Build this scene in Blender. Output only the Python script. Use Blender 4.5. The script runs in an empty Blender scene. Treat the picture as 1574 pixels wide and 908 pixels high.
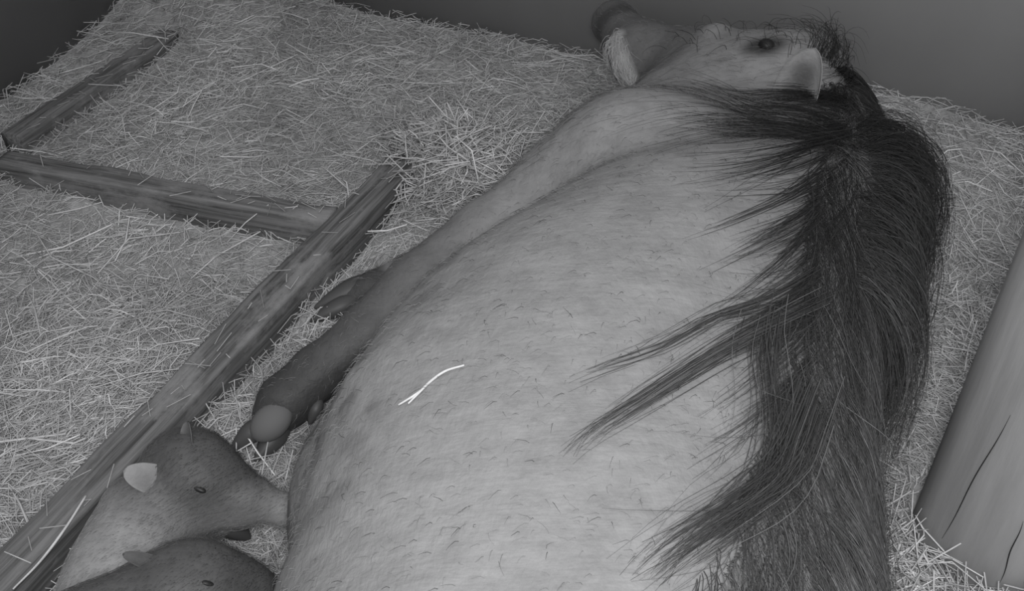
import bpy, math
import numpy as np
from mathutils import Vector, Matrix
rng = np.random.default_rng(7)
R = math.radians
scn = bpy.context.scene
COL = scn.collection

# ------------------------------------------------------------------ camera
PITCH = R(40.1); FPX = 1608.0; CAMH = 1.0
cam_d = bpy.data.cameras.new('camera'); cam = bpy.data.objects.new('camera', cam_d); COL.objects.link(cam)
cam.location = (0, 0, CAMH); cam.rotation_euler = (math.pi/2 - PITCH, 0, 0)
cam_d.sensor_width = 36; cam_d.lens = FPX/1574*36; cam_d.clip_start = 0.02
scn.camera = cam
# ------------------------------------------------------------------ world, lamps, exposure
w = bpy.data.worlds.new('world'); scn.world = w; w.use_nodes = True
w.node_tree.nodes['Background'].inputs[0].default_value = (0.5, 0.5, 0.51, 1)
w.node_tree.nodes['Background'].inputs[1].default_value = 0.85
def lamp(name, loc, target, size, power):
    d = bpy.data.lights.new(name, 'AREA'); d.shape = 'DISK'; d.size = size; d.energy = power
    d.color = (1, 1, 1.01)
    o = bpy.data.objects.new(name, d); COL.objects.link(o); o.location = loc
    o.rotation_euler = (Vector(target)-Vector(loc)).to_track_quat('-Z', 'Y').to_euler()
    return o
lamp('infrared_lamp', (0.01, -0.06, 1.10), (0.05, 1.3, 0.05), 0.2, 7.2)
scn.view_settings.view_transform = 'Standard'; scn.view_settings.look = 'None'
scn.view_settings.gamma = 1; scn.view_settings.use_curve_mapping = False
scn.view_settings.exposure = 0.82

# ------------------------------------------------------------------ helpers
SP, CP = math.sin(PITCH), math.cos(PITCH)
UP = np.array([0, SP, CP]); RT = np.array([1., 0, 0]); FW = np.array([0, CP, -SP])
def ray(u, v): return FW + RT*((u-787)/FPX) + UP*((454-v)/FPX)
def P(u, v, z):
    """place where the line of sight through a photo point meets the height z"""
    d = ray(u, v); t = (z-CAMH)/d[2]
    return np.array([0, 0, CAMH]) + d*t
def nrm(a): return a/np.maximum(np.linalg.norm(a, axis=-1, keepdims=True), 1e-9)

def material(name, col, rough=0.8, spec=0.2):
    m = bpy.data.materials.new(name); m.use_nodes = True
    b = m.node_tree.nodes['Principled BSDF']
    b.inputs['Base Color'].default_value = (*col, 1) if len(col) == 3 else col
    b.inputs['Roughness'].default_value = rough
    b.inputs['Specular IOR Level'].default_value = spec
    return m, m.node_tree, b
def node(nt, t, **kw):
    n = nt.nodes.new(t)
    for k, v in kw.items(): setattr(n, k, v)
    return n
def ramp(nt, fac, stops):
    r = node(nt, 'ShaderNodeValToRGB'); nt.links.new(fac, r.inputs[0])
    e = r.color_ramp.elements
    e[0].position, e[0].color = stops[0][0], (*[stops[0][1]]*3, 1)
    e[1].position, e[1].color = stops[-1][0], (*[stops[-1][1]]*3, 1)
    for p, c in stops[1:-1]:
        x = e.new(p); x.color = (c, c, c, 1)
    return r.outputs[0]
def noise(nt, scale, vec=None, detail=5, rough=0.6, stretch=None):
    n = node(nt, 'ShaderNodeTexNoise'); n.inputs['Scale'].default_value = scale
    n.inputs['Detail'].default_value = detail; n.inputs['Roughness'].default_value = rough
    tc = node(nt, 'ShaderNodeTexCoord'); src = tc.outputs['Object']
    if stretch:
        mp = node(nt, 'ShaderNodeMapping'); mp.inputs['Scale'].default_value = stretch
        nt.links.new(src, mp.inputs[0]); src = mp.outputs[0]
    nt.links.new(src, n.inputs['Vector'])
    return n.outputs[0]
def mul(nt, a, b, mode='MULTIPLY', fac=1.0):
    m = node(nt, 'ShaderNodeMix', data_type='RGBA', blend_type=mode); m.inputs[0].default_value = fac
    nt.links.new(a, m.inputs[6]); nt.links.new(b, m.inputs[7]); return m.outputs[2]
def bump(nt, b, h, strength=0.4, dist=0.004):
    n = node(nt, 'ShaderNodeBump'); n.inputs['Strength'].default_value = strength; n.inputs['Distance'].default_value = dist
    nt.links.new(h, n.inputs['Height']); nt.links.new(n.outputs[0], b.inputs['Normal'])
def attr(nt, name='tone'):
    a = node(nt, 'ShaderNodeAttribute'); a.attribute_name = name; return a.outputs['Color']

def mesh(name, v, f, mat, parent=None, smooth=True, tone=None):
    """v (N,3); f (M,3|4) array or list of arrays"""
    me = bpy.data.meshes.new(name)
    fs = f if isinstance(f, list) else [f]
    v = np.asarray(v, np.float32); me.vertices.add(len(v)); me.vertices.foreach_set('co', v.ravel())
    loops = np.concatenate([np.asarray(a, np.int32).ravel() for a in fs])
    tot = np.concatenate([np.full(len(a), np.asarray(a).shape[1], np.int32) for a in fs])
    me.loops.add(len(loops)); me.loops.foreach_set('vertex_index', loops)
    me.polygons.add(len(tot)); me.polygons.foreach_set('loop_start', np.concatenate([[0], np.cumsum(tot)[:-1]]).astype(np.int32))
    if smooth: me.polygons.foreach_set('use_smooth', np.ones(len(tot), bool))
    me.update(calc_edges=True); me.validate()
    if tone is not None:
        a = me.attributes.new('tone', 'FLOAT_COLOR', 'POINT')
        c = np.ones((len(v), 4), np.float32); c[:, :3] = np.asarray(tone, np.float32).reshape(-1, 1)
        a.data.foreach_set('color', c.ravel())
    me.materials.append(mat)
    o = bpy.data.objects.new(name, me); COL.objects.link(o)
    if parent is not None: o.parent = parent; o.matrix_parent_inverse = parent.matrix_world.inverted()
    return o
def thing(name, label, cat, loc, group=None):
    o = bpy.data.objects.new(name, None); COL.objects.link(o); o.location = loc; o.empty_display_size = 0.05
    o['label'] = label; o['category'] = cat
    if group: o['group'] = group
    bpy.context.view_layer.update()
    return o
def tag(o, label=None, cat=None, group=None, kind=None):
    if label: o['label'] = label
    if cat: o['category'] = cat
    if group: o['group'] = group
    if kind: o['kind'] = kind
    return o

def tubes(paths, rad, sides=3):
    """paths (N,K,3), rad (N,K) -> verts, quads"""
    N, K, _ = paths.shape
    T = nrm(np.gradient(paths, axis=1))
    ref = nrm(rng.normal(size=(N, 1, 3)))*np.ones((1, K, 1))
    A = nrm(np.cross(T, ref)); B = np.cross(T, A)
    ang = np.arange(sides)*2*math.pi/sides
    V = (paths[:, :, None, :] + rad[:, :, None, None]*(A[:, :, None, :]*np.cos(ang)[None, None, :, None] + B[:, :, None, :]*np.sin(ang)[None, None, :, None]))
    idx = np.arange(N*K*sides).reshape(N, K, sides)
    a = idx[:, :-1, :]; b = np.roll(a, -1, 2); d = idx[:, 1:, :]; c = np.roll(d, -1, 2)
    F = np.stack([a, b, c, d], -1).reshape(-1, 4)
    return V.reshape(-1, 3), F
def loft(ctrl, radii, n=40, sides=12, flat=1.0):
    """a closed tapered tube along control points (catmull)"""
    pts = spline(np.array(ctrl, float), n); r = np.interp(np.linspace(0, 1, n), np.linspace(0, 1, len(radii)), radii)
    v, f = tubes(pts[None], r[None], sides)
    k = len(v); v = np.vstack([v, pts[0], pts[-1]])
    i = np.arange(sides); j = (i+1) % sides
    t1 = np.stack([j, i, np.full(sides, k)], 1); o = k-sides
    t2 = np.stack([o+i, o+j, np.full(sides, k+1)], 1)
    return v, [f, np.vstack([t1, t2])]
def spline(c, n):
    c = np.vstack([2*c[0]-c[1], c, 2*c[-1]-c[-2]]); m = len(c)-3
    t = np.linspace(0, m, n); i = np.minimum(t.astype(int), m-1); u = (t-i)[:, None]
    p0, p1, p2, p3 = c[i], c[i+1], c[i+2], c[i+3]
    return 0.5*((2*p1)+(-p0+p2)*u+(2*p0-5*p1+4*p2-p3)*u*u+(-p0+3*p1-3*p2+p3)*u**3)

# smooth value noise
def vnoise(p, scale, seed=0):
    r = np.random.default_rng(seed); g = r.random((32, 32, 32))
    q = p*scale+100; i = np.floor(q).astype(int); f = q-i; f = f*f*(3-2*f); i %= 32; j = (i+1) % 32
    out = 0
    for a in (0, 1):
        for b in (0, 1):
            for c in (0, 1):
                wt = (f[..., 0] if a else 1-f[..., 0])*(f[..., 1] if b else 1-f[..., 1])*(f[..., 2] if c else 1-f[..., 2])
                out = out + wt*g[(j if a else i)[..., 0], (j if b else i)[..., 1], (j if c else i)[..., 2]]
    return out
def fbm(p, scale, seed=0, oct=3):
    return sum(vnoise(p, scale*2**k, seed+k)*0.5**k for k in range(oct))/sum(0.5**k for k in range(oct))

# ---------------------------------------------------------------- implicit bodies
def cone(p, a, b, ra, rb):
    a = np.asarray(a, np.float32); b = np.asarray(b, np.float32); ba = b-a
    h = np.clip(((p-a)@ba)/max(ba@ba, 1e-9), 0, 1)
    return np.linalg.norm(p-a-h[..., None]*ba, axis=-1)-(ra+(rb-ra)*h)
def ell(p, c, r, M=None):
    q = p-np.asarray(c, np.float32)
    if M is not None: q = q@np.asarray(M, np.float32)      # columns = local axes
    r = np.asarray(r, np.float32)
    k0 = np.linalg.norm(q/r, axis=-1); k1 = np.linalg.norm(q/(r*r), axis=-1)
    return k0*(k0-1)/np.maximum(k1, 1e-6)
def smin(a, b, k):
    h = np.clip(0.5+0.5*(b-a)/k, 0, 1); return b+(a-b)*h-k*h*(1-h)
def chain(p, pts, rs, k=0.01):
    d = None
    for i in range(len(pts)-1):
        c = cone(p, pts[i], pts[i+1], rs[i], rs[i+1]); d = c if d is None else smin(d, c, k)
    return d
def axes(x, up=(0, 0, 1)):
    x = nrm(np.array(x, float)); y = nrm(np.cross(up, x)); z = np.cross(x, y)
    return np.stack([x, y, z], 1)

class Field:
    def __init__(s, fn, lo, hi, h):
        s.lo = np.array(lo, float); s.h = h
        n = np.ceil((np.array(hi)-s.lo)/h).astype(int)+1
        g = np.stack(np.meshgrid(*[lo[i]+h*np.arange(n[i]) for i in range(3)], indexing='ij'), -1).astype(np.float32)
        s.f = fn(g).astype(np.float32); s.n = n
        s.g = np.stack(np.gradient(s.f, h), -1)
    def _samp(s, arr, p):
        q = np.clip((p-s.lo)/s.h, 0, np.array(s.n)-1.001); i = q.astype(int); f = q-i; out = 0
        for a in (0, 1):
            for b in (0, 1):
                for c in (0, 1):
                    wt = (f[..., 0] if a else 1-f[..., 0])*(f[..., 1] if b else 1-f[..., 1])*(f[..., 2] if c else 1-f[..., 2])
                    v = arr[i[..., 0]+a, i[..., 1]+b, i[..., 2]+c]
                    out = out + (wt[..., None]*v if v.ndim > wt.ndim else wt*v)
        return out
    def inside(s, p): return np.all((p > s.lo) & (p < s.lo+s.h*(np.array(s.n)-1)), -1)
    def d(s, p):
        return np.where(s.inside(p), s._samp(s.f, p), 1.0)
    def nor(s, p): return nrm(s._samp(s.g, p))
    def hit(s, u, v):
        d = ray(u, v); d = d/np.linalg.norm(d); o = np.array([0, 0, CAMH])
        t = np.arange(0.2, 3, 0.003); p = o+d*t[:, None]; k = np.where(s.d(p) < 0)[0]
        return p[k[0]] if len(k) else None
    def surf(s):
        f = s.f; S = f < 0; n = np.array(f.shape)
        cnt = np.zeros(n-1, np.int8)
        for a in (0, 1):
            for b in (0, 1):
                for c in (0, 1): cnt += S[a:n[0]-1+a, b:n[1]-1+b, c:n[2]-1+c]
        act = (cnt > 0) & (cnt < 8); I = np.argwhere(act)
        idx = -np.ones(n-1, np.int64); idx[act] = np.arange(len(I))
        acc = np.zeros((len(I), 3)); num = np.zeros(len(I))
        cor = [(a, b, c) for a in (0, 1) for b in (0, 1) for c in (0, 1)]
        for A in cor:
            for ax in range(3):
                if A[ax]: continue
                B = list(A); B[ax] = 1
                fa = f[tuple((I+A).T)]; fb = f[tuple((I+B).T)]
                m = (fa < 0) != (fb < 0); t = np.where(m, fa/np.where(m, fa-fb, 1), 0)
                q = np.array(A, float)+t[:, None]*(np.array(B)-np.array(A)); acc += np.where(m[:, None], q, 0); num += m
        V = s.lo+s.h*(I+acc/num[:, None])
        F = []
        for ax in range(3):
            e1, e2 = [(1, 2), (2, 0), (0, 1)][ax]
            sl = [slice(1, -1)]*3; sl[ax] = slice(0, -1); sh = [slice(1, -1)]*3; sh[ax] = slice(1, None)
            m = S[tuple(sl)] != S[tuple(sh)]; E = np.argwhere(m); E[:, e1] += 1; E[:, e2] += 1
            o = lambda d1, d2: idx[tuple((E-np.eye(3, dtype=int)[e1]*d1-np.eye(3, dtype=int)[e2]*d2).T)]
            q = np.stack([o(1, 1), o(0, 1), o(0, 0), o(1, 0)], 1)
            neg = ~S[tuple(E.T)]; q[neg] = q[neg][:, ::-1]; F.append(q)
        F = np.vstack(F); F = F[(F >= 0).all(1)]
        for _ in range(2):                                  # project on the true surface
            V = V-s.nor(V)*s._samp(s.f, V)[:, None]
        return V, F

def ear_shell(root, tip, side, width, cup, thick, n=24, m=15, curl=0.0, rootw=.3):
    """a cupped pig ear: root and tip points, side = direction the hollow looks to"""
    root = np.array(root, float); tip = np.array(tip, float); L = tip-root
    X = nrm(L); Z = nrm(np.array(side, float)-X*(np.array(side, float)@X)); Y = np.cross(Z, X)
    V = []
    for layer in (0, 1):
        for i in range(n):
            t = i/(n-1); wd = width*1.32*(1-t)**.55*(t+rootw)**.5+0.0005
            for j in range(m):
                s_ = -1+2*j/(m-1)
                c = root+L*t+Y*wd*s_ + Z*(cup*(abs(s_)**2.2)*(1-0.35*t)*min(1, wd/width*1.3) + curl*t*t)
                V.append(c-(Z*thick*(1-0.5*abs(s_)) if layer else 0))
    q = np.arange(n*m).reshape(n, m)
    F = np.stack([q[:-1, :-1], q[1:, :-1], q[1:, 1:], q[:-1, 1:]], -1).reshape(-1, 4)
    F2 = F[:, ::-1]+n*m
    rim = np.concatenate([q[:, 0], q[-1, 1:], q[::-1, -1][1:], q[0, ::-1][1:-1]])
    r2 = np.roll(rim, -1); F3 = np.stack([rim, r2, r2+n*m, rim+n*m], 1)
    tt = np.repeat(np.linspace(0, 1, n), m); ss = np.tile(np.linspace(-1, 1, m), n)
    inner = 1-.72*np.exp(-np.abs((tt-.52)/.32)**3-np.abs((ss-.1)/.68)**3)               # shade of the hollow painted into the tone so the cup reads
    return np.array(V), np.vstack([F, F2, F3]), np.concatenate([inner, np.full(n*m, .9)])

# ------------------------------------------------------------------ materials
def straw_material():
    m, nt, b = material('straw', (.3, .3, .3), .7, .25)
    c = attr(nt); n = ramp(nt, noise(nt, 60), [(0.3, .75), (0.7, 1.1)])
    nt.links.new(mul(nt, c, n), b.inputs['Base Color'])
    return m
M_straw = straw_material()
def bed_material():
    m, nt, b = material('matted_straw', (.2, .2, .2), .95, .05)
    n1 = noise(nt, 90, detail=6, stretch=(1, .35, 1)); n2 = noise(nt, 5)
    nt.links.new(mul(nt, ramp(nt, n1, [(0.3, .32), (0.72, .62)]), ramp(nt, n2, [(.3, .75), (.7, 1)])), b.inputs['Base Color'])
    bump(nt, b, n1, .8, .006); return m
M_bed = bed_material()
def wall_material():
    m, nt, b = material('painted_board', (.1, .1, .1), .75, .2)
    n = noise(nt, 2.5, detail=6); nt.links.new(ramp(nt, n, [(.3, .31), (.7, .36)]), b.inputs['Base Color']); return m
M_wall = wall_material()
def wood_material(name, lo, hi, st, wear=None, sc=9):
    m, nt, b = material(name, (.1, .1, .1), .8, .2)
    g = noise(nt, sc, detail=8, rough=.65, stretch=st)
    c = ramp(nt, g, [(.36, lo), (.5, (lo+hi)/2), (.64, hi)])
    if wear:
        wn = ramp(nt, noise(nt, 11, detail=7, rough=.75, stretch=(.5, 1, 1)), [(.52, 0), (.66, 1)])
        wc = node(nt, 'ShaderNodeMix', data_type='RGBA'); nt.links.new(wn, wc.inputs[0]); nt.links.new(c, wc.inputs[6])
        wc.inputs[7].default_value = (wear, wear, wear, 1); c = wc.outputs[2]
    nt.links.new(c, b.inputs['Base Color']); bump(nt, b, g, .5, .003); return m
M_beam = wood_material('weathered_timber', .055, .19, (.5, 15, 15), wear=.22)
M_post = wood_material('smooth_post_wood', .23, .31, (3.5, 3.5, .35), sc=6)
M_crack = material('crack_shadowed_wood', (.03, .03, .03), .95, .05)[0]
def skin_material(name, base, bumpd=.003, mot=(.8, 1.12), scale=26):
    m, nt, b = material(name, (base,)*3, .6, .3)
    n1 = noise(nt, scale, detail=7, rough=.7); n2 = noise(nt, 160, detail=3, stretch=(1, .5, 1))
    c = mul(nt, attr(nt), ramp(nt, n1, [(.3, mot[0]), (.7, mot[1])]))
    nt.links.new(c, b.inputs['Base Color'])
    n3 = noise(nt, 22, detail=4, stretch=(.45, 1.7, 1.7)); ad = node(nt, 'ShaderNodeMath', operation='MULTIPLY_ADD')
    nt.links.new(n3, ad.inputs[0]); ad.inputs[1].default_value = 2.2; nt.links.new(n2, ad.inputs[2])
    bump(nt, b, ad.outputs[0], .4, bumpd); return m
M_sow = skin_material('pig_skin', .26)
M_piglet = skin_material('piglet_coat', .1, .002, (.85, 1.12), 40)
def hair_material(name, spec=.35):
    m, nt, b = material(name, (.02,)*3, .45, spec); nt.links.new(attr(nt), b.inputs['Base Color']); return m
M_hair = hair_material('bristle')
M_hoof = material('hoof_horn', (.055,)*3, .5, .35)[0]
M_hoofpad = material('hoof_pad', (.12,)*3, .7, .2)[0]
M_eye = material('eye', (.012,)*3, .45, .3)[0]

# ------------------------------------------------------------------ the setting
YAW = R(23.8)
E1 = np.array([math.sin(YAW), math.cos(YAW), 0]); E2 = np.array([math.cos(YAW), -math.sin(YAW), 0])
back_pt = P(900, 94, 0.0); left_pt = P(0, 168, 0.0)
def wall(name, origin, along, normal, a0, a1, hgt):
    n = np.array(normal); V = []
    for th in (0, -0.03):
        for (s_, z) in ((a0, -.05), (a1, -.05), (a1, hgt), (a0, hgt)): V.append(origin*[1, 1, 0]+along*s_+n*th+np.array([0, 0, z]))
    F = [[0, 1, 2, 3], [7, 6, 5, 4], [0, 4, 5, 1], [1, 5, 6, 2], [2, 6, 7, 3], [3, 7, 4, 0]]
    o = mesh(name, V, np.array(F), M_wall, smooth=False); o['kind'] = 'structure'; return o
sleft = (left_pt-back_pt)@E2                         # where the left wall stands along the back wall
wall('wall_back', back_pt, E2, -E1, sleft-.03, 2.2, 1.6)
sback = (back_pt-left_pt)@E1
wall('wall_left', left_pt, E1, E2, -2.4, sback, 1.6)

# timber frame pieces: centre line on the ground (two ends), width, height
BEAMS = {}
def gp(u, v, z=0.03): return P(u, v, z)
BEAM_DEF = {'A': (gp(8, 255), gp(512, 345), .042, .05), 'B': (gp(622, 260), gp(-121, 1040), .054, .055), 'C': (gp(22, 222), gp(262, 60), .045, .05)}
def beam_sdf(p, key, pad=0.0):
    a, b, wd, hg = BEAM_DEF[key]; x = nrm(b-a); L = np.linalg.norm(b-a); y = np.cross([0, 0, 1], x)
    q = p-a; s_ = q@x; t = q@y
    return np.max(np.stack([np.abs(s_-L/2)-L/2-pad, np.abs(t)-wd/2-pad, p[..., 2]-hg-pad], -1), -1)

def ground(x, y):
    p = np.stack([x, y, np.zeros_like(x)], -1)
    z = 0.035*(fbm(p, 3.0, 11)-.5)+.015*(fbm(p, 14, 5)-.5)+.012
    dl = (p-left_pt)@E2; db = -((p-back_pt)@E1)
    z = z+.015*np.exp(-np.maximum(dl, 0)/.12)
    z = z+.11*np.exp(-(np.maximum(dl, 0)**2+np.maximum(db, 0)**2)/.07)
    z = z+.055*np.exp(-((x+.11)**2+(y-1.50)**2)/.009)                       # heap over the far end of the long beam
    z = z+.05*np.exp(-((x-.75)**2+(y-1.75)**2)/.05)
    return z

# ------------------------------------------------------------------ the sow (one continuous surface)
ST = np.array([  # y, centre x, centre z, half width, half height
    (.04, .00, .15, .015, .015), (.10, .00, .16, .12, .11), (.24, .02, .175, .22, .17), (.40, .035, .18, .25, .185),
    (.563, .055, .18, .258, .19), (.727, .075, .18, .272, .195), (.885, .142, .18, .268, .195), (1.03, .245, .175, .235, .185),
    (1.17, .318, .148, .212, .142), (1.29, .352, .133, .208, .122), (1.40, .385, .122, .172, .110), (1.50, .395, .12, .11, .09), (1.58, .40, .11, .02, .02)])
yy = np.linspace(ST[0, 0], ST[-1, 0], 300)
def smooth_col(i):
    v = np.interp(yy, ST[:, 0], ST[:, i]); k = np.exp(-np.linspace(-2, 2, 25)**2); k /= k.sum()
    return np.convolve(np.pad(v, 12, mode='edge'), k, 'valid')
TAB = [smooth_col(i) for i in range(1, 5)]
def torso(p):
    y = p[..., 1]; cx, cz, a, b = [np.interp(y, yy, t).astype(np.float32) for t in TAB]
    dx = (p[..., 0]-cx)/a; dz = (p[..., 2]-cz)/b
    e = 2.25
    q = (np.abs(dx)**e+np.abs(dz)**e)**(1/e)
    d = (q-1)*np.minimum(a, b)*.9
    return np.maximum(d, np.maximum(ST[0, 0]-y, y-ST[-1, 0]))
L1 = [P(955, 265, .17), P(857, 306, .18), P(752, 368, .165), P(646, 442, .135), P(564, 512, .105), P(490, 570, .075), P(437, 618, .055), P(418, 640, .045)]
R1 = [.085, .066, .054, .045, .036, .033, .034, .026]
L2 = [P(900, 260, .10), P(760, 345, .06), P(640, 415, .045), P(570, 445, .035), P(545, 455, .03)]
R2 = [.07, .04, .027, .023, .018]
SK, MZ, SN, NO = P(1212, 140, .165), P(1075, 108, .15), P(988, 86, .14), P(952, 44, .145)
def sow_fn(p):
    d = torso(p)
    d = smin(d, ell(p, P(985, 262, .22), (.13, .10, .11)), .07)                       # shoulder
    d = smin(d, ell(p, P(985, 250, .16), (.11, .11, .10)), .08)
    d = smin(d, chain(p, L1[:3], R1[:3], .02), .05)
    d = smin(d, chain(p, L1[2:], R1[2:], .012), .013)
    d = smin(d, chain(p, L2, R2, .01), .015)
    # head
    hd = chain(p, [SK, MZ, SN, NO], [.094, .066, .052, .040], .03)
    hd = smin(hd, ell(p, P(1115, 158, .135), (.13, .085, .085)), .06)                  # jowl
    sd = nrm(NO-SN)
    hd = smin(hd, cone(p, NO, NO+sd*.022, .038, .042), .008)                   # snout disc
    hd = smin(hd, ell(p, MZ-FW*.050+UP*.040+RT*.018, (.026, .024, .026)), .018)                  # cheek wart
    hd = smin(hd, ell(p, P(1235, 72, .235), (.04, .03, .02)), .03)                    # brow
    d = smin(d, ell(p, P(1028, 236, .09), (.135, .11, .085)), .09)                      # brisket
    d = smin(d, hd, .085)
    # belly, udder and thigh of the folded hind leg
    ud = ell(p, P(560, 770, .10), (.078, .13, .095))
    d = smin(d, ud, .05)
    for (u, v, z) in ((490, 850, .06), (480, 800, .05), (485, 745, .05)): d = smin(d, cone(p, P(u+45, v, z), P(u-8, v+6, z-.012), .03, .009), .012)
    th = ell(p, P(652, 990, .165), (.138, .14, .155))
    th = smin(th, chain(p, [(-.18, .40, .12), (-.28, .33, .08), (-.40, .24, .05), (-.47, .20, .03)], [.075, .045, .03, .024], .02), .03)
    d = smin(d, th, .007)
    d = smin(d, chain(p, [(.0, .07, .2), (.03, .0, .15), (.08, -.05, .09)], [.02, .01, .007], .01), .02)   # tail
    d = d+.004*(vnoise(p, 16, 3)-.5).astype(np.float32)
    return np.maximum(d, -p[..., 2]-.004)
SOW = Field(sow_fn, (-.55, -.08, -.03), (.72, 2.0, .46), .0075)
sv, sf = SOW.surf()
EAR_R = SOW.hit(1225, 150)
sow_base = thing('pig', 'large dark-maned pig lying on her side nursing two small piglets', 'pig', (.1, .8, 0))

def sow_tone(p):
    t = np.full(len(p), .222)
    t *= .9+.22*fbm(p, 7, 21)
    leg = np.min([np.linalg.norm(p-L1[i], axis=1) for i in range(len(L1))]+[np.linalg.norm(p-(L1[i]+L1[i+1])/2, axis=1) for i in range(len(L1)-1)], axis=0)
    s_ = (p-L1[2])@nrm(L1[-1]-L1[2])/np.linalg.norm(L1[-1]-L1[2])
    on = np.clip((.075-leg)/.02, 0, 1)*np.clip(s_*3+.6, 0, 1)
    t *= 1-on*np.clip(.24+.62*s_, 0, .78)
    leg2 = np.min([np.linalg.norm(p-q, axis=1) for q in L2[2:]], axis=0); t *= 1-.75*np.clip((.045-leg2)/.012, 0, 1)
    # face: dark muzzle, pale band behind the snout
    h = (p-MZ)@nrm(SN-MZ)/np.linalg.norm(SN-MZ); r = np.linalg.norm(np.cross(p-MZ, nrm(SN-MZ)), axis=1)
    hd = np.clip((.14-r)/.03, 0, 1)*(p[:, 1] > 1.35)
    t *= 1-.48*hd*np.clip((h+.25)*4, 0, 1)
    BD = [SOW.hit(u, v) for u, v in ((946, 62), (953, 92), (968, 118))]
    bd = np.min([np.linalg.norm(p-q, axis=1) for q in BD if q is not None]+[np.linalg.norm(p-(BD[0]+BD[1])/2, axis=1), np.linalg.norm(p-(BD[2]+BD[1])/2, axis=1)], axis=0)
    t += .3*np.clip((.026-bd)/.014, 0, 1)*(p[:, 1] > 1.5)
    ey = np.linalg.norm((p-SOW.hit(1176, 70))/[1.4, 1, 1], axis=1); t *= 1-.8*np.clip((.032-ey)/.016, 0, 1)
    t *= 1-.6*np.clip((.05-np.linalg.norm(p-NO, axis=1))/.01, 0, 1)
    # stained belly
    b = fbm(p, 34, 40); d = np.linalg.norm((p-P(600, 690, .17))/[.12, .2, .15], axis=1)
    t *= 1-.55*np.clip((b-.5)*8, 0, 1)*np.clip(1.6-d, 0, 1)
    return np.clip(t, .04, .6)
er = SOW.hit(1232, 152); er = er-SOW.nor(er[None])[0]*.006
er = er-UP*.012-RT*.006+FW*.014
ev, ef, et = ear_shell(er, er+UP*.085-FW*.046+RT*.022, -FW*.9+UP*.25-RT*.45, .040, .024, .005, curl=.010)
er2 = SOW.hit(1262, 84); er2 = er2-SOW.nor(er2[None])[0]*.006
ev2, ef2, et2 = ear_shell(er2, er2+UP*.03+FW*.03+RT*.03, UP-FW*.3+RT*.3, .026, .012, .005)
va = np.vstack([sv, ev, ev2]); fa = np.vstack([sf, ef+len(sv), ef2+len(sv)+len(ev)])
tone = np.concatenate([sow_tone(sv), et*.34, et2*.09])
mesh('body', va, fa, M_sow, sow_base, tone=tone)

def ball(c, r, M=None, n=14):
    """ellipsoid shell for eyes, toes"""
    V = []; F = []
    for i in range(n+1):
        for j in range(n):
            a = math.pi*i/n; b = 2*math.pi*j/n
            V.append((math.cos(a), math.sin(a)*math.cos(b), math.sin(a)*math.sin(b)))
    for i in range(n):
        for j in range(n): F.append((i*n+j, i*n+(j+1) % n, (i+1)*n+(j+1) % n, (i+1)*n+j))
    V = np.array(V)*np.array(r)
    if M is not None: V = V@np.asarray(M).T
    return V+np.asarray(c), np.array(F)
def toe(c, dirv, up, L, W, H, parent, mat, name='hoof'):
    """one claw of a cloven hoof: blunt at the coronet, pointed and flat-soled at the tip"""
    M = axes(dirv, up); V, F = ball((0, 0, 0), (1, 1, 1), n=16)
    x = V[:, 0]; tap = 1-.55*np.clip((x+.2)/1.2, 0, 1)**1.3
    y = V[:, 1]*tap; z = np.where(V[:, 2] < 0, V[:, 2]*.45, V[:, 2]*tap)
    Q = np.stack([x*L, y*W, z*H], 1)@M.T+np.asarray(c)
    return mesh(name, Q, F, mat, parent)
# near fore foot: sole turned to the viewer, pale pads, two claws, dewclaws
fd = nrm(L1[-1]-L1[-3]); fside = nrm(np.cross(fd, [0, 0, 1]))
toe(P(385, 670, .038), fd+np.array([-.15, 0, 0]), (0, .3, 1), .032, .014, .018, sow_base, M_hoof)
toe(P(418, 680, .028), nrm(fd*np.array([.6, 1, .3])), (0, .3, 1), .032, .016, .018, sow_base, M_hoof)
pad, pf = ball(P(417, 648, .058), (.029, .022, .017), axes(fd, (0, -.5, 1)))
mesh('hoof_pad', pad, pf, M_hoofpad, sow_base)['label'] = 'pale rounded pad of the fore foot'
toe(P(484, 632, .05), fd+np.array([.1, -.3, -.6]), (0, 0, 1), .018, .010, .010, sow_base, M_hoof, 'dewclaw')
toe(P(455, 640, .04), fd+np.array([.3, -.3, -.6]), (0, 0, 1), .014, .008, .008, sow_base, M_hoof, 'dewclaw')
# second fore foot underneath
gd = nrm(P(490, 478, .02)-P(560, 448, .03))
toe(P(538, 450, .032), gd, (0, 0, 1), .056, .019, .022, sow_base, M_hoof)
toe(P(520, 475, .024), gd, (0, 0, 1), .044, .016, .018, sow_base, M_hoof)
toe(P(560, 470, .03), gd+np.array([0, -.5, 0]), (0, 0, 1), .016, .009, .009, sow_base, M_hoof, 'dewclaw')
# hind foot out of view at the near end
hd_ = nrm(np.array([-.47, .2, .03])-np.array([-.40, .24, .05]))
for s_ in (-1, 1): toe(np.array([-.485, .19, .024])+s_*.012*np.cross(hd_, [0, 0, 1]), hd_, (0, 0, 1), .034, .013, .018, sow_base, M_hoof)
v_, f_ = ball(SOW.hit(1178, 70), (.013, .011, .011), axes(MZ-SK)); mesh('eye', v_, f_, M_eye, sow_base)
for k in (-1, 1):
    sd = nrm(NO-SN); sx = np.cross(sd, [0, 0, 1]); c = NO+sd*.057+sx*k*.013
    v_, f_ = ball(c, (.004, .009, .011), axes(sd)); mesh('nostril', v_, f_, M_eye, sow_base)

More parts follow.
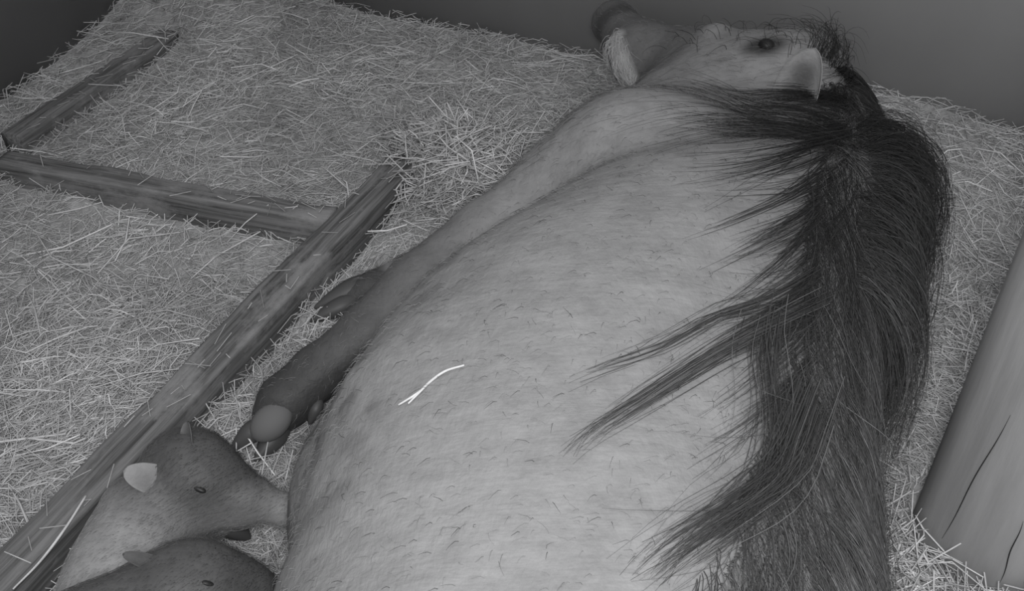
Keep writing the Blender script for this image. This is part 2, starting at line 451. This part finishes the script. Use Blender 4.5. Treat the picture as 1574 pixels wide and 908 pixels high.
# ------------------------------------------------------------------ hair of the sow
def grow(roots, dirs0, dirs1, length, K, lift, field, noise_amp=.25, floor=.015, grav=0.0, turn=1.0):
    """strands that lie along the body: start along dirs0, bend to dirs1"""
    N = len(roots); n0 = field.nor(roots); pts = [roots-n0*.002]; p = roots.copy(); d = nrm(dirs0)
    wob = np.clip(rng.normal(size=(N, 3)), -1.6, 1.6)*noise_amp
    for k in range(1, K):
        t = k/(K-1); want = nrm(dirs0*(1-t)**turn+dirs1*t**.8)
        n = field.nor(p); tang = nrm(want-(want*n).sum(1, keepdims=True)*n+wob*(.3+t))
        ds = field.d(p); far = np.clip((ds-.03)/.03, 0, 1)[:, None]
        d = nrm(tang*(1-far)+far*np.array([0, -.15, -1.0])+np.array([0, 0, -grav]))
        p = p+d*(length/(K-1))[:, None]
        tgt = lift*(1+1.2*np.sin(math.pi*min(1, t*1.1)))
        ds = field.d(p); n = field.nor(p)
        near = ds < .06
        corr = np.where(ds < tgt, tgt-ds, np.where(near, (tgt-ds)*.35, 0))
        p = p+n*corr[:, None]
        p[:, 2] = np.maximum(p[:, 2], floor)
        pts.append(p.copy())
    return np.stack(pts, 1)
def clump(paths, size, amt, power=1.0):
    """pull strands towards randomly chosen neighbours so that they form locks"""
    N, K, _ = paths.shape; nc = max(1, N//size); c = rng.choice(N, nc, replace=False)
    r = paths[:, K//3]; rc = paths[c, K//3]; own = np.empty(N, int)
    for i in range(0, N, 500): own[i:i+500] = c[np.argmin(((r[i:i+500, None]-rc[None])**2).sum(-1), 1)]
    t = (np.linspace(0, 1, K)**power)[None, :, None]*np.clip(amt*rng.uniform(.6, 1.2, (N, 1, 1)), 0, 1)
    t = t*(np.linalg.norm(paths[:, 0]-paths[own, 0], axis=1) < .03)[:, None, None]
    return paths*(1-t)+(paths[own]+rng.normal(size=(N, 1, 3))*.0022)*t
def strands(name, paths, r0, mat, tone, parent, tip=.25):
    N, K, _ = paths.shape
    taper = 1-(1-tip)*np.linspace(0, 1, K)**1.5
    rad = r0[:, None]*taper[None]
    v, f = tubes(paths, rad); o = mesh(name, v, f, mat, parent, tone=np.repeat(tone, K*3)); o['kind'] = 'stuff'; return o
img = lambda du, dv: RT*du-UP*dv                         # a direction given as seen from the photograph's side
# spine: parting line of the mane from between the ears to the loin: u, v, left sweep, right sweep, length, spread
SPN = np.array([
    # u     v     Ldu0  Ldv0  Ldu1  Ldv1   Rdu  Rdv  len  width
    (1250, 75,   .2, -1.0,  .8, -.3,    .7,  .5, .09, .020),
    (1295, 120,  .1, .9,   -.4, .6,     .5,  .9, .16, .022),
    (1312, 170, -.8, .5,  -1., .15,    .5, 1.0, .22, .026),
    (1308, 225, -.75, .7,  -1., .35,    .4, 1.0, .27, .030),
    (1300, 290, -.35, 1.,  -.75, .75,    .3, 1.0, .26, .034),
    (1293, 370, -.25, 1.,   -.65, .85,   .2, 1.0, .24, .038),
    (1290, 450, -.35, 1.,   -.75, .7,     .02, 1.0, .24, .042),
    (1283, 540, -.45, .9,  -.5, .9,     -.04, 1.0, .22, .042),
    (1270, 630, -.35, 1.,  -.2, 1.,     -.08, 1.0, .22, .042),
    (1252, 730, -.4, 1.,   -.5, .8,    -.1, 1.0, .22, .042),
    (1228, 850, -.3, 1.,   -.4, .9,    -.1, 1.0, .20, .042),
    (1205, 960, -.3, 1.,   -.3, 1.,    -.05, 1.0, .16, .05)])
sp3 = []; spt = []
for r_ in SPN:
    h = SOW.hit(r_[0], r_[1])
    if h is not None: sp3.append(h); spt.append(r_)
sp3 = np.array(sp3); spt = np.array(spt)
tail = np.array([[.14, .38, .34], [.07, .2, .3]])
def spine(s_):
    k = np.arange(len(sp3)); return np.stack([np.interp(s_, k, sp3[:, i]) for i in range(3)], 1)
def scol(s_, i): return np.interp(s_, np.arange(len(spt)), spt[:, i])
def onto(p):
    for _ in range(4): p = p-SOW.nor(p)*SOW.d(p)[:, None]
    return p
def mane(side, N, s0, s1, wscale, lmul, bias=0):
    s_ = rng.uniform(s0, s1, N); c = spine(s_)
    wd = scol(s_, 9); off = (np.minimum(np.abs(rng.normal(size=N)), 1.7) if side else rng.normal(size=N)*.5)*wd*wscale
    c = onto(c+np.array([1., 0, 0])*(off*(1 if side == 2 else -1))[:, None])
    if side == 2:
        d0 = img(1, 0)*(scol(s_, 6)*1.5)[:, None]+img(0, 1)*(scol(s_, 7)*.7)[:, None]; d1 = img(1, 0)*scol(s_, 6)[:, None]+img(0, 1)*scol(s_, 7)[:, None]
    else:
        d0 = img(1, 0)*scol(s_, 2)[:, None]+img(0, 1)*scol(s_, 3)[:, None]; d1 = img(1, 0)*scol(s_, 4)[:, None]+img(0, 1)*scol(s_, 5)[:, None]
    ln = scol(s_, 8)*(.35+.8*rng.random(N)**1.2)*lmul
    return c, d0, d1, ln
S = len(sp3)-1
parts = []; pale = []
c, d0, d1, ln = mane(1, 1600, 1.2, S, 1.0, 1.05)
a = grow(c, d0, d1, ln, 11, .004, SOW, .3); parts.append(clump(a, 10, .8))
c, d0, d1, ln = mane(2, 5000, .6, S, .8, 1.05)
a = grow(c, d0, d1, ln, 11, .0055, SOW, .17); parts.append(clump(a, 24, .7))
for lf, nn_ in ((.006, 700), (.010, 600), (.015, 400), (.020, 160)):      # the thick, loose part of the mane over the withers
    c, d0, d1, ln = mane(2, nn_, 2.1, 5.8, .9, 1.1)
    a = grow(c, d0+np.array([.15, 0, .1])+img(0, .5), d1+np.array([.12, 0, 0]), ln, 11, lf, SOW, .35); parts.append(clump(a, 9, .65))
for sd_, nn_ in ((1, 3200), (2, 2200)):                    # short herringbone hair on both sides of the parting
    c, d0, d1, ln = mane(sd_, nn_, 1.3, S, .8, .22)
    light_from = sum(len(q) for q in parts); parts.append(grow(c, d0*.6+img(0, 1)*.8, d1*.6+img(0, 1)*.8, ln, 11, .003, SOW, .2)); pale.append((light_from, light_from+nn_))
c, d0, d1, ln = mane(0, 130, 0, 1.2, .9, 1.0)
a = grow(c, d0+np.array([0, .2, .8]), d1+np.array([0, .3, .9]), ln, 11, .012, SOW, .5); parts.append(a)
# loose locks drawn out across the flank
def lock(ctrl, n, rad, spread):
    pts = [SOW.hit(u, v) for u, v in ctrl]; pts = np.array([q+np.array([0, -.004, .006]) for q in pts if q is not None]); c = spline(pts, 11)
    o = rng.normal(size=(n, 1, 3))*rad*(np.linspace(1, spread, 11)[None, :, None])
    sh = .3+.7*rng.random((n, 1, 1))**.8; k = np.linspace(0, 1, 11)
    base = np.stack([np.stack([np.interp(k*sh[i, 0, 0], k, c[:, j]) for j in range(3)], 1) for i in range(n)])
    ph = rng.uniform(0, 6.28, (n, 1)); am = rng.uniform(0, .006, (n, 1))*k[None]*rad/.008
    base[:, :, 0] += am*np.sin(ph+k[None]*rng.uniform(3, 9, (n, 1))); base[:, :, 1] += am*np.cos(ph*1.7+k[None]*rng.uniform(3, 9, (n, 1)))
    return base+o
for v0 in np.linspace(200, 500, 50):                       # strands fanning out from the parting over the shoulder
    v0 = v0+rng.normal()*8; u0 = 1293+rng.normal()*14; f = np.clip((v0-200)/200, 0, 1)
    du = -rng.uniform(90, 245); dv = abs(du)*rng.uniform(.25+.35*f, .7+.45*f); b_ = rng.uniform(.05, .22)
    parts.append(lock([(u0, v0), (u0+du*(.3-b_*.4), v0+dv*(.3+b_*.6)), (u0+du*(.65-b_*.3), v0+dv*(.65+b_*.5)), (u0+du, v0+dv)], int(rng.integers(8, 20)), .0035, rng.uniform(.6, 2)))
parts.append(lock([(1255, 470), (1190, 500), (1120, 535), (1040, 585), (960, 635), (905, 670), (870, 705)], 90, .008, .5))
parts.append(lock([(1240, 430), (1170, 470), (1100, 490), (1020, 535), (930, 565), (870, 590)], 45, .007, .6))
parts.append(lock([(1235, 640), (1205, 720), (1160, 770), (1100, 810), (1040, 850), (990, 895)], 240, .010, 1.0))
parts.append(lock([(1225, 600), (1190, 690), (1170, 750), (1110, 800), (1040, 840), (960, 900)], 120, .012, .8))
parts.append(lock([(1180, 500), (1170, 560), (1180, 640), (1170, 720), (1130, 770), (1080, 800)], 90, .010, 1.2))
for (u0, v0) in ((1075, 60), (1110, 55), (1150, 50), (1190, 55), (1215, 62), (1250, 80)):  # sparse hairs standing along the face
    q = SOW.hit(u0, v0)
    if q is None: continue
    r0 = onto(q+rng.normal(size=(8, 3))*.025); dd = img(-.7, -.3)+rng.normal(size=(8, 3))*.9
    parts.append(grow(r0, dd, dd+np.array([0, .2, .6]), rng.uniform(.02, .06, 8), 11, .007, SOW, .6))
parts.append(lock([(1290, 200), (1230, 212), (1160, 210), (1090, 205), (1030, 200)], 90, .006, 1.6))
parts.append(lock([(1300, 215), (1230, 235), (1150, 255), (1080, 265), (1020, 270)], 70, .008, 2))
mp = np.vstack(parts)
mt = rng.uniform(.8, 1.5, len(mp))*np.interp(mp[:, 0, 1], [.5, .8, 1.0, 1.15], [.06, .05, .022, .012])*np.where(rng.random(len(mp)) < .12, 2.5, 1)
for a_, b_ in pale: mt[a_:b_] *= rng.uniform(1.2, 6.5, b_-a_)
mt = np.minimum(mt, .16)
strands('mane', mp, rng.uniform(.00025, .0005, len(mp)), M_hair, mt, sow_base)
wr = onto(np.vstack([SOW.hit(u, v)+rng.normal(size=(90, 3))*[.012, .012, .012] for u, v in ((946, 62), (953, 92), (966, 116))]))
wh = grow(wr, img(.25, 1)+rng.normal(size=(270, 3))*.25, img(.3, 1)+rng.normal(size=(270, 3))*.25, rng.uniform(.02, .04, 270), 6, .003, SOW, .2)
strands('muzzle_hair', wh, rng.uniform(.0003, .0005, 270), M_hair, rng.uniform(.35, .6, 270), sow_base)
# short bristles over the flank
tri = sv[sf].mean(1); nn = SOW.nor(tri)
vis = (nn[:, 2] > -.2) & (tri[:, 1] > .3)
I = rng.choice(np.where(vis)[0], 9000); c = tri[I]+rng.normal(size=(9000, 3))*.004; c = onto(c)
spx = np.interp(c[:, 1], sp3[::-1, 1], sp3[::-1, 0]); neck = np.clip((c[:, 1]-1.1)/.15, 0, 1)[:, None]
d1 = img(-.75, .75)*(1-neck)+img(-1, .1)*neck+rng.normal(size=c.shape)*.45
bp = grow(c, d1, d1+rng.normal(size=c.shape)*.3, rng.uniform(.006, .018, len(c)), 4, .0012, SOW, .2)
strands('bristles', bp, rng.uniform(.00012, .0003, len(c)), M_hair, np.where(rng.random(len(c)) < .22, .05, .2), sow_base)

nk = np.where((nn[:, 2] > 0) & (tri[:, 1] > 1.15) & (tri[:, 1] < 1.55))[0]; c = onto(tri[rng.choice(nk, 1500)])
d1 = img(-1, .05)+rng.normal(size=c.shape)*.15
strands('neck_hair', grow(c, d1, d1, rng.uniform(.02, .055, 1500), 5, .0012, SOW, .1), rng.uniform(.00012, .00026, 1500), M_hair, np.where(rng.random(1500) < .5, .05, .2), sow_base)

# ------------------------------------------------------------------ piglets
def piglet(name, label, fn, lo, hi, tonefn, ears, base):
    F = Field(fn, lo, hi, .004); v, f = F.surf(); t = tonefn(v)
    fs = [f]; vs = [v]; ts = [t]; n = len(v)
    for (u, v_, off, look, wd, cup, tn) in ears:
        r_ = F.hit(u, v_); r_ = r_-F.nor(r_[None])[0]*.004+FW*.007; off = np.array(off)
        r_ = r_-(RT*off[0]-UP*off[1])*.3
        ev, ef, et = ear_shell(r_, r_+1.3*RT*off[0]-1.3*UP*off[1]-FW*off[2], np.array(look), wd, cup, .003, rootw=.05); tq = np.tile(np.repeat(np.linspace(0, 1, 24), 15), 2); et = et*np.clip(.25+1.5*(tq-.25), .2, 1); vs.append(ev); fs.append(ef+n); n += len(ev); ts.append((.55+.45*et)*tn)
    root = thing(name, label, 'piglet', base, 'nursing piglets')
    mesh('body', np.vstack(vs), np.vstack(fs), M_piglet, root, tone=np.concatenate(ts))
    return root, F
h1, s1, m1 = P(300, 724, .125), P(372, 762, .105), P(432, 782, .085)
b1 = [P(236, 800, .085), P(192, 880, .08), P(130, 985, .08)]
def pig1(p):
    d = ell(p, h1, (.056, .043, .043), axes(s1-h1))
    d = smin(d, chain(p, [h1, s1, m1], [.038, .024, .0175], .016), .016)
    d = smin(d, ell(p, P(335, 768, .095), (.042, .028, .025), axes(s1-h1)), .02)
    d = smin(d, cone(p, m1, m1+nrm(m1-s1)*.006, .018, .018), .004)
    d = smin(d, chain(p, [h1-np.array([.01, .01, .015]), b1[0], b1[1], b1[2]], [.038, .051, .051, .046], .03), .025)
    d = smin(d, chain(p, [P(262, 800, .075), P(310, 800, .065), P(345, 806, .055)], [.034, .019, .0125], .015), .02)
    d = smin(d, chain(p, [b1[2], b1[2]+np.array([.09, .03, -.05])], [.035, .015], .01), .02)
    return np.maximum(d+.0015*(vnoise(p, 45, 9)-.5).astype(np.float32), -p[..., 2]-.004)
def tone1(v):
    d = np.linalg.norm((v-h1-np.array([.01, 0, .015]))/[.075, .06, .055], axis=1)
    t = .24-.17*np.clip(1.7-d, 0, 1)
    sn = np.linalg.norm(v-m1, axis=1); t = t+.05*np.clip(1-sn/.04, 0, 1)
    ch = np.linalg.norm((v-P(330, 775, .10))/[.05, .025, .03], axis=1); t = t+.05*np.clip(1.3-ch, 0, 1)
    return np.clip(t*(.85+.3*fbm(v, 30, 5)), .035, .4)
lo = np.min([h1, m1, *b1], 0)-.1; hi = np.max([h1, m1, *b1], 0)+.08; lo[2] = -.02
pg1, F1 = piglet('piglet', 'small dark-headed piglet with pale ear nosing the sow, beside the long beam', pig1, lo, hi, tone1,
    [(254, 744, (-.040, -.016, .022), (.15, -.6, .75), .023, -.005, .23), (288, 690, (-.005, -.030, -.005), (-.5, -.6, .4), .014, .006, .10)], P(200, 830, 0))
toe(P(360, 812, .052), P(378, 824, .035)-P(340, 801, .055), (0, 0, 1), .022, .015, .015, pg1, M_hoof)
v_, f_ = ball(F1.hit(305, 750), (.009, .004, .003), axes(s1-h1)); mesh('eye', v_, f_, M_eye, pg1)
h2, s2, m2 = P(304, 908, .165), P(375, 925, .14), P(422, 945, .115)
b2 = [P(205, 972, .155), P(115, 1015, .158), P(20, 1080, .155)]
def pig2(p):
    d = ell(p, h2, (.058, .044, .045), axes(s2-h2))
    d = smin(d, chain(p, [h2, s2, m2], [.04, .032, .02], .02), .02)
    d = smin(d, cone(p, m2, m2+nrm(m2-s2)*.006, .019, .019), .004)
    d = smin(d, chain(p, [h2-np.array([.01, .01, .01]), b2[0], b2[1], b2[2]], [.042, .05, .052, .046], .03), .025)
    for q, e in ((b2[0]+np.array([.02, -.01, -.02]), (.03, -.02)), (b2[0]+np.array([.0, -.02, -.02]), (.0, -.05)), (b2[2]+np.array([.02, 0, -.02]), (.03, -.01)), (b2[2]+np.array([0, -.02, -.02]), (.0, -.04))):
        d = smin(d, chain(p, [q, q+np.array([e[0]*.5, e[1]*.5, -.06]), np.array([q[0]+e[0], q[1]+e[1], .022])], [.03, .018, .012], .012), .02)
    return np.maximum(d+.0015*(vnoise(p, 45, 19)-.5).astype(np.float32), -p[..., 2]-.004)
def tone2(v):
    return np.clip(.07*(.7+.6*fbm(v, 22, 8))+.03*np.clip(1-np.linalg.norm(v-h2, axis=1)/.05, 0, 1), .03, .3)
lo = np.min([h2, m2, *b2], 0)-.1; hi = np.max([h2, m2, *b2], 0)+.08; lo[2] = -.02
pg2, F2 = piglet('piglet', 'near-black piglet at the bottom edge, ear laid back, muzzle under the sow', pig2, lo, hi, tone2,
    [(246, 868, (-.034, -.013, .010), (.1, -.5, .8), .010, -.002, .05)], P(220, 960, 0))
for q in (b2[0]+np.array([.05, -.03, 0]), b2[0]+np.array([0, -.07, 0]), b2[2]+np.array([.05, -.01, 0]), b2[2]+np.array([0, -.06, 0])): toe((q[0]+.006, q[1], .014), (.8, -.3, -.4), (0, 0, 1), .02, .013, .014, pg2, M_hoof)
v_, f_ = ball(F2.hit(320, 896), (.006, .003, .002), axes(s2-h2)); mesh('eye', v_, f_, M_eye, pg2)
def fur(F, root, N, length, tonefn, lo_t, hi_t, dirv):
    v, f = F.surf(); tri = v[f].mean(1); c = tri[rng.choice(len(tri), N)]; d = np.array(dirv)+rng.normal(size=(N, 3))*.12
    g = grow(c, d, d, rng.uniform(.5, 1, N)*length, 4, .0007, F, .05)
    strands('coat', g, rng.uniform(.00012, .00022, N), M_hair, tonefn(c)*rng.uniform(lo_t, hi_t, N), root)
fur(F1, pg1, 15000, .010, tone1, .7, 1.3, (-.6, -.6, 0)); fur(F2, pg2, 15000, .010, tone2, .7, 1.4, (-.6, -.6, 0))

# ------------------------------------------------------------------ timbers
def make_beam(key, label, seed, group='low wooden frame timbers'):
    a, b, wd, hg = BEAM_DEF[key]; L = np.linalg.norm(b-a); n = 60; m = 5
    prof = []                                               # rounded square profile
    for k in range(4):
        cx, cz = [(1, 1), (-1, 1), (-1, -1), (1, -1)][k]
        for q in range(m):
            th = math.pi/2*k+math.pi/2*q/(m-1); r_ = .006
            prof.append((cx*(wd/2-r_)+r_*math.cos(th), hg/2+.0+cz*(hg/2+.01-r_)+r_*math.sin(th)-.01))
    prof = np.array(prof); K = len(prof); V = np.zeros((n, K, 3))
    V[:, :, 0] = np.linspace(0, L, n)[:, None]; V[:, :, 1] = prof[None, :, 0]; V[:, :, 2] = prof[None, :, 1]
    V = V.reshape(-1, 3); nz = fbm(V*[.25, 1, 1], 40, seed)-.5; ctr = np.array([0, 0, hg/2])
    V[:, 1:] += nz[:, None]*.006*np.sign(V[:, 1:]-ctr[1:])
    q = np.arange(n*K).reshape(n, K); r = np.roll(q, -1, 1)
    F = np.stack([q[:-1], r[:-1], r[1:], q[1:]], -1).reshape(-1, 4)
    V = np.vstack([V, [[0, 0, hg/2], [L, 0, hg/2]]]); e = n*K; i = np.arange(K)
    T = np.vstack([np.stack([(i+1) % K, i, np.full(K, e)], 1), np.stack([e-K+i, e-K+(i+1) % K, np.full(K, e+1)], 1)])
    o = mesh('wooden_timber', V, [F, T], M_beam, smooth=False)
    x = nrm(b-a); o.matrix_world = Matrix.Translation(Vector((a[0], a[1], 0.0))) @ Matrix.Rotation(math.atan2(x[1], x[0]), 4, 'Z')
    return tag(o, label, 'timber', group)
make_beam('A', 'grooved cross timber lying between the two longer beams on the straw', 1)
make_beam('B', 'longest worn timber beam running diagonally past the piglets', 2)
make_beam('C', 'dark short timber half buried in straw in the far corner', 3)

# ------------------------------------------------------------------ round post
PC = P(1512, 838, 0.0); PR = .082
n, K = 40, 96; th = np.linspace(0, 2*math.pi, K, endpoint=False)
crk = [(math.atan2(-.95, -.25), .010, .0, .55), (math.atan2(-.9, .2), .007, .0, .3)]
V = []
for i in range(n):
    z = -.02+1.5*i/(n-1)
    for t in th:
        r_ = PR*(1+.012*math.sin(3*t+z*2)+.006*math.sin(7*t-z*5)-.02*z)
        V.append((r_*math.cos(t), r_*math.sin(t), z))
V = np.array(V); q = np.arange(n*K).reshape(n, K); r = np.roll(q, -1, 1)
F = np.stack([q[:-1], r[:-1], r[1:], q[1:]], -1).reshape(-1, 4); e = n*K; i = np.arange(K)
V = np.vstack([V, [[0, 0, -.02], [0, 0, 1.48]]])
T = np.vstack([np.stack([(i+1) % K, i, np.full(K, e)], 1), np.stack([e-K+i, e-K+(i+1) % K, np.full(K, e+1)], 1)])
post = thing('round_post', 'smooth pale round wooden post standing behind the pig with drying cracks', 'post', tuple(PC))
po = mesh('shaft', V+PC, [F, T], M_post, post)
def on_post(u, v):
    """angle and height where the line of sight meets the post"""
    d = ray(u, v); o = -PC[:2]; a = d[:2]@d[:2]; b = 2*(o@d[:2]); c = o@o-PR*PR
    t = (-b-math.sqrt(max(b*b-4*a*c, 0)))/(2*a); q = o+d[:2]*t
    return math.atan2(q[1], q[0]), CAMH+d[2]*t
def crack(pa, pb, wd):
    """a drying crack: a thin dark sliver set into the face of the post"""
    (ang0, z0), (ang1, z1) = on_post(*pa), on_post(*pb); m = 24; pts = []
    for i in range(m):
        t = i/(m-1); a = ang0+(ang1-ang0)*t+.012*math.sin(9*t); z = z0+(z1-z0)*t
        rr = PR*(1+.012*math.sin(3*a+z*2)+.006*math.sin(7*a-z*5)-.02*z)
        w_ = wd*math.sin(math.pi*min(max(t, .02), .98))**.6/PR
        for s_ in (-1, 0, 1): r_ = rr+(.0003 if s_ == 0 else .0008); pts.append((r_*math.cos(a+s_*w_), r_*math.sin(a+s_*w_), z))
    q = np.arange(m*3).reshape(m, 3); F = np.stack([q[:-1, :-1], q[:-1, 1:], q[1:, 1:], q[1:, :-1]], -1).reshape(-1, 4)
    mesh('crack', np.array(pts)+PC, F, M_crack, post)
crack((1447, 828), (1552, 638), .0007); crack((1536, 895), (1572, 800), .0007)

# ------------------------------------------------------------------ floor and straw
gx, gy = np.meshgrid(np.linspace(-1.9, 1.9, 230), np.linspace(-.2, 2.9, 190), indexing='ij')
gz = ground(gx, gy); V = np.stack([gx, gy, gz-.006], -1).reshape(-1, 3)
q = np.arange(230*190).reshape(230, 190); F = np.stack([q[:-1, :-1], q[1:, :-1], q[1:, 1:], q[:-1, 1:]], -1).reshape(-1, 4)
keep = ((V-left_pt)@E2 > -.03) & ((V-back_pt)@E1 < .03); F = F[keep[F].all(1)]
fl = mesh('floor', V, F, M_bed); fl['kind'] = 'structure'

def straw(N, xr, yr, lay=.02, lmin=.02, lmax=.085, rmin=.0004, rmax=.0011, pitch=.25, tone=(.42, .72), zoff=0):
    x = rng.uniform(*xr, N); y = rng.uniform(*yr, N)
    c = np.stack([x, y, ground(x, y)+rng.random(N)**1.5*lay+zoff], 1)
    cl = fbm(c*[1, 1, 0], 9, 77)*9                                          # straws lie in loosely combed patches
    az = cl+rng.normal(size=N)*.8
    pt = rng.normal(size=N)*pitch; L = lmin+(lmax-lmin)*rng.random(N)**1.8
    d = np.stack([np.cos(az)*np.cos(pt), np.sin(az)*np.cos(pt), np.sin(pt)], 1)
    bend = rng.normal(size=(N, 3))*L[:, None]*.09; s_ = np.array([-.5, 0, .5])
    p = c[:, None]+d[:, None]*(L[:, None]*s_)[:, :, None]; p[:, 1] += bend
    dl = ((p-left_pt)@E2).min(1); db = ((p-back_pt)@E1).max(1)
    ok = (dl > .004) & (db < -.004)
    sd = np.min([SOW.d(p[:, k]) for k in range(3)], 0); ok &= sd > .001
    for Fp in (F1, F2): ok &= np.min([Fp.d(p[:, k]) for k in range(3)], 0) > .001
    for k in BEAM_DEF: ok &= np.min([beam_sdf(p[:, j], k) for j in range(3)], 0) > .0
    ok &= np.linalg.norm(p[:, :, :2]-PC[:2], axis=2).min(1) > PR+.003
    # only what a camera near this one could see
    rel = c-np.array([0, 0, CAMH]); ff = rel@FW; uu = np.abs(rel@RT)/np.maximum(ff, .1); ok &= (uu < .75) & (ff > .5)
    p = p[ok]; n_ = len(p)
    rad = rng.uniform(rmin, rmax, n_)[:, None]*np.array([[.9, 1, .8]])
    pt_ = fbm(c[ok]*[1, 1, 0], 5, 31)
    tn = (tone[0]+(tone[1]-tone[0])*rng.random(n_)**1.6)*(.75+.5*pt_)
    return p, rad, tn
sets = [straw(130000, (-1.5, 1.5), (.35, 2.7)), straw(16000, (-.7, .8), (.5, 1.2)),
        straw(1500, (-1.4, 1.4), (.4, 2.4), lay=.03, lmin=.06, lmax=.16, rmin=.0009, rmax=.0017, tone=(.5, .8), pitch=.2),
        straw(2600, (PC[0]-.17, PC[0]+.1), (PC[1]-.19, PC[1]+.03), lay=.04, lmin=.03, lmax=.12, rmin=.0006, rmax=.0013, tone=(.5, .85), pitch=.5),
        straw(1600, (-.22, .02), (1.36, 1.6), lay=.04, lmin=.03, lmax=.10, rmin=.0009, rmax=.0016, tone=(.4, .66), pitch=.35)]
for k, cnt in (('A', 34), ('B', 46), ('C', 30)):               # wisps lying on the timbers
    a, b, wd, hg = BEAM_DEF[k]; x = nrm(b-a); y = np.cross([0, 0, 1], x); L = np.linalg.norm(b-a)
    c = a*[1, 1, 0]+x*(rng.random(cnt)**.8*L)[:, None]+y*(rng.uniform(-.5, .5, cnt)*wd)[:, None]+np.array([0, 0, hg+.003])
    az = rng.uniform(0, 6.28, cnt); ln = rng.uniform(.008, .04, cnt)
    d = np.stack([np.cos(az), np.sin(az), rng.normal(size=cnt)*.03], 1)
    q = c[:, None]+d[:, None]*(ln[:, None]*np.array([-.5, 0, .5]))[:, :, None]
    ok = np.min([np.minimum(np.minimum(F1.d(q[:, j]), F2.d(q[:, j])), SOW.d(q[:, j])) for j in range(3)], 0) > .002
    q = q[ok]; sets.append((q, np.full((len(q), 3), .0007), rng.uniform(.3, .55, len(q))))
p = np.vstack([s_[0] for s_ in sets]); rad = np.vstack([s_[1] for s_ in sets]); tn = np.concatenate([s_[2] for s_ in sets])
v, f = tubes(p, rad)
so = mesh('straw_bedding', v, f, M_straw, tone=np.repeat(tn, 9), smooth=False)
tag(so, 'loose pale straw bedding spread over the whole pen floor', 'straw', kind='stuff')
print('straw pieces', len(p), 'sow faces', len(sf), 'mane', len(mp))

# single stalks one can point to
def stalk(ctrls, label, rad=.0013, tone=.75):
    V = []; Fs = []; n = 0
    for ctrl in ctrls:
        v, fs = loft(ctrl, [rad*.8, rad, rad*.6], 24, 6); V.append(v); Fs += [a+n for a in fs]; n += len(v)
    o = mesh('straw_stalk', np.vstack(V), Fs, M_straw, tone=np.full(n, tone)); return tag(o, label, 'straw', 'single straw stalks')
def on_sow(u, v, e=.004): return SOW.hit(u, v)+np.array([0, -.4, .8])*e
s_up = [on_sow(*q) for q in ((714, 563), (685, 572), (662, 588), (645, 605), (628, 622))]
s_lo = [on_sow(*q) for q in ((652, 598), (638, 609), (613, 624))]
stalk([s_up, s_lo], 'forked bright straw stalk lying on the flank of the big pig', tone=.55)
zB = .063
stalk([[P(132, 762, zB), P(100, 812, zB+.001), P(62, 862, zB), P(20, 905, zB)]], 'long pale straw lying along the near end of the diagonal beam', .0016, .6)
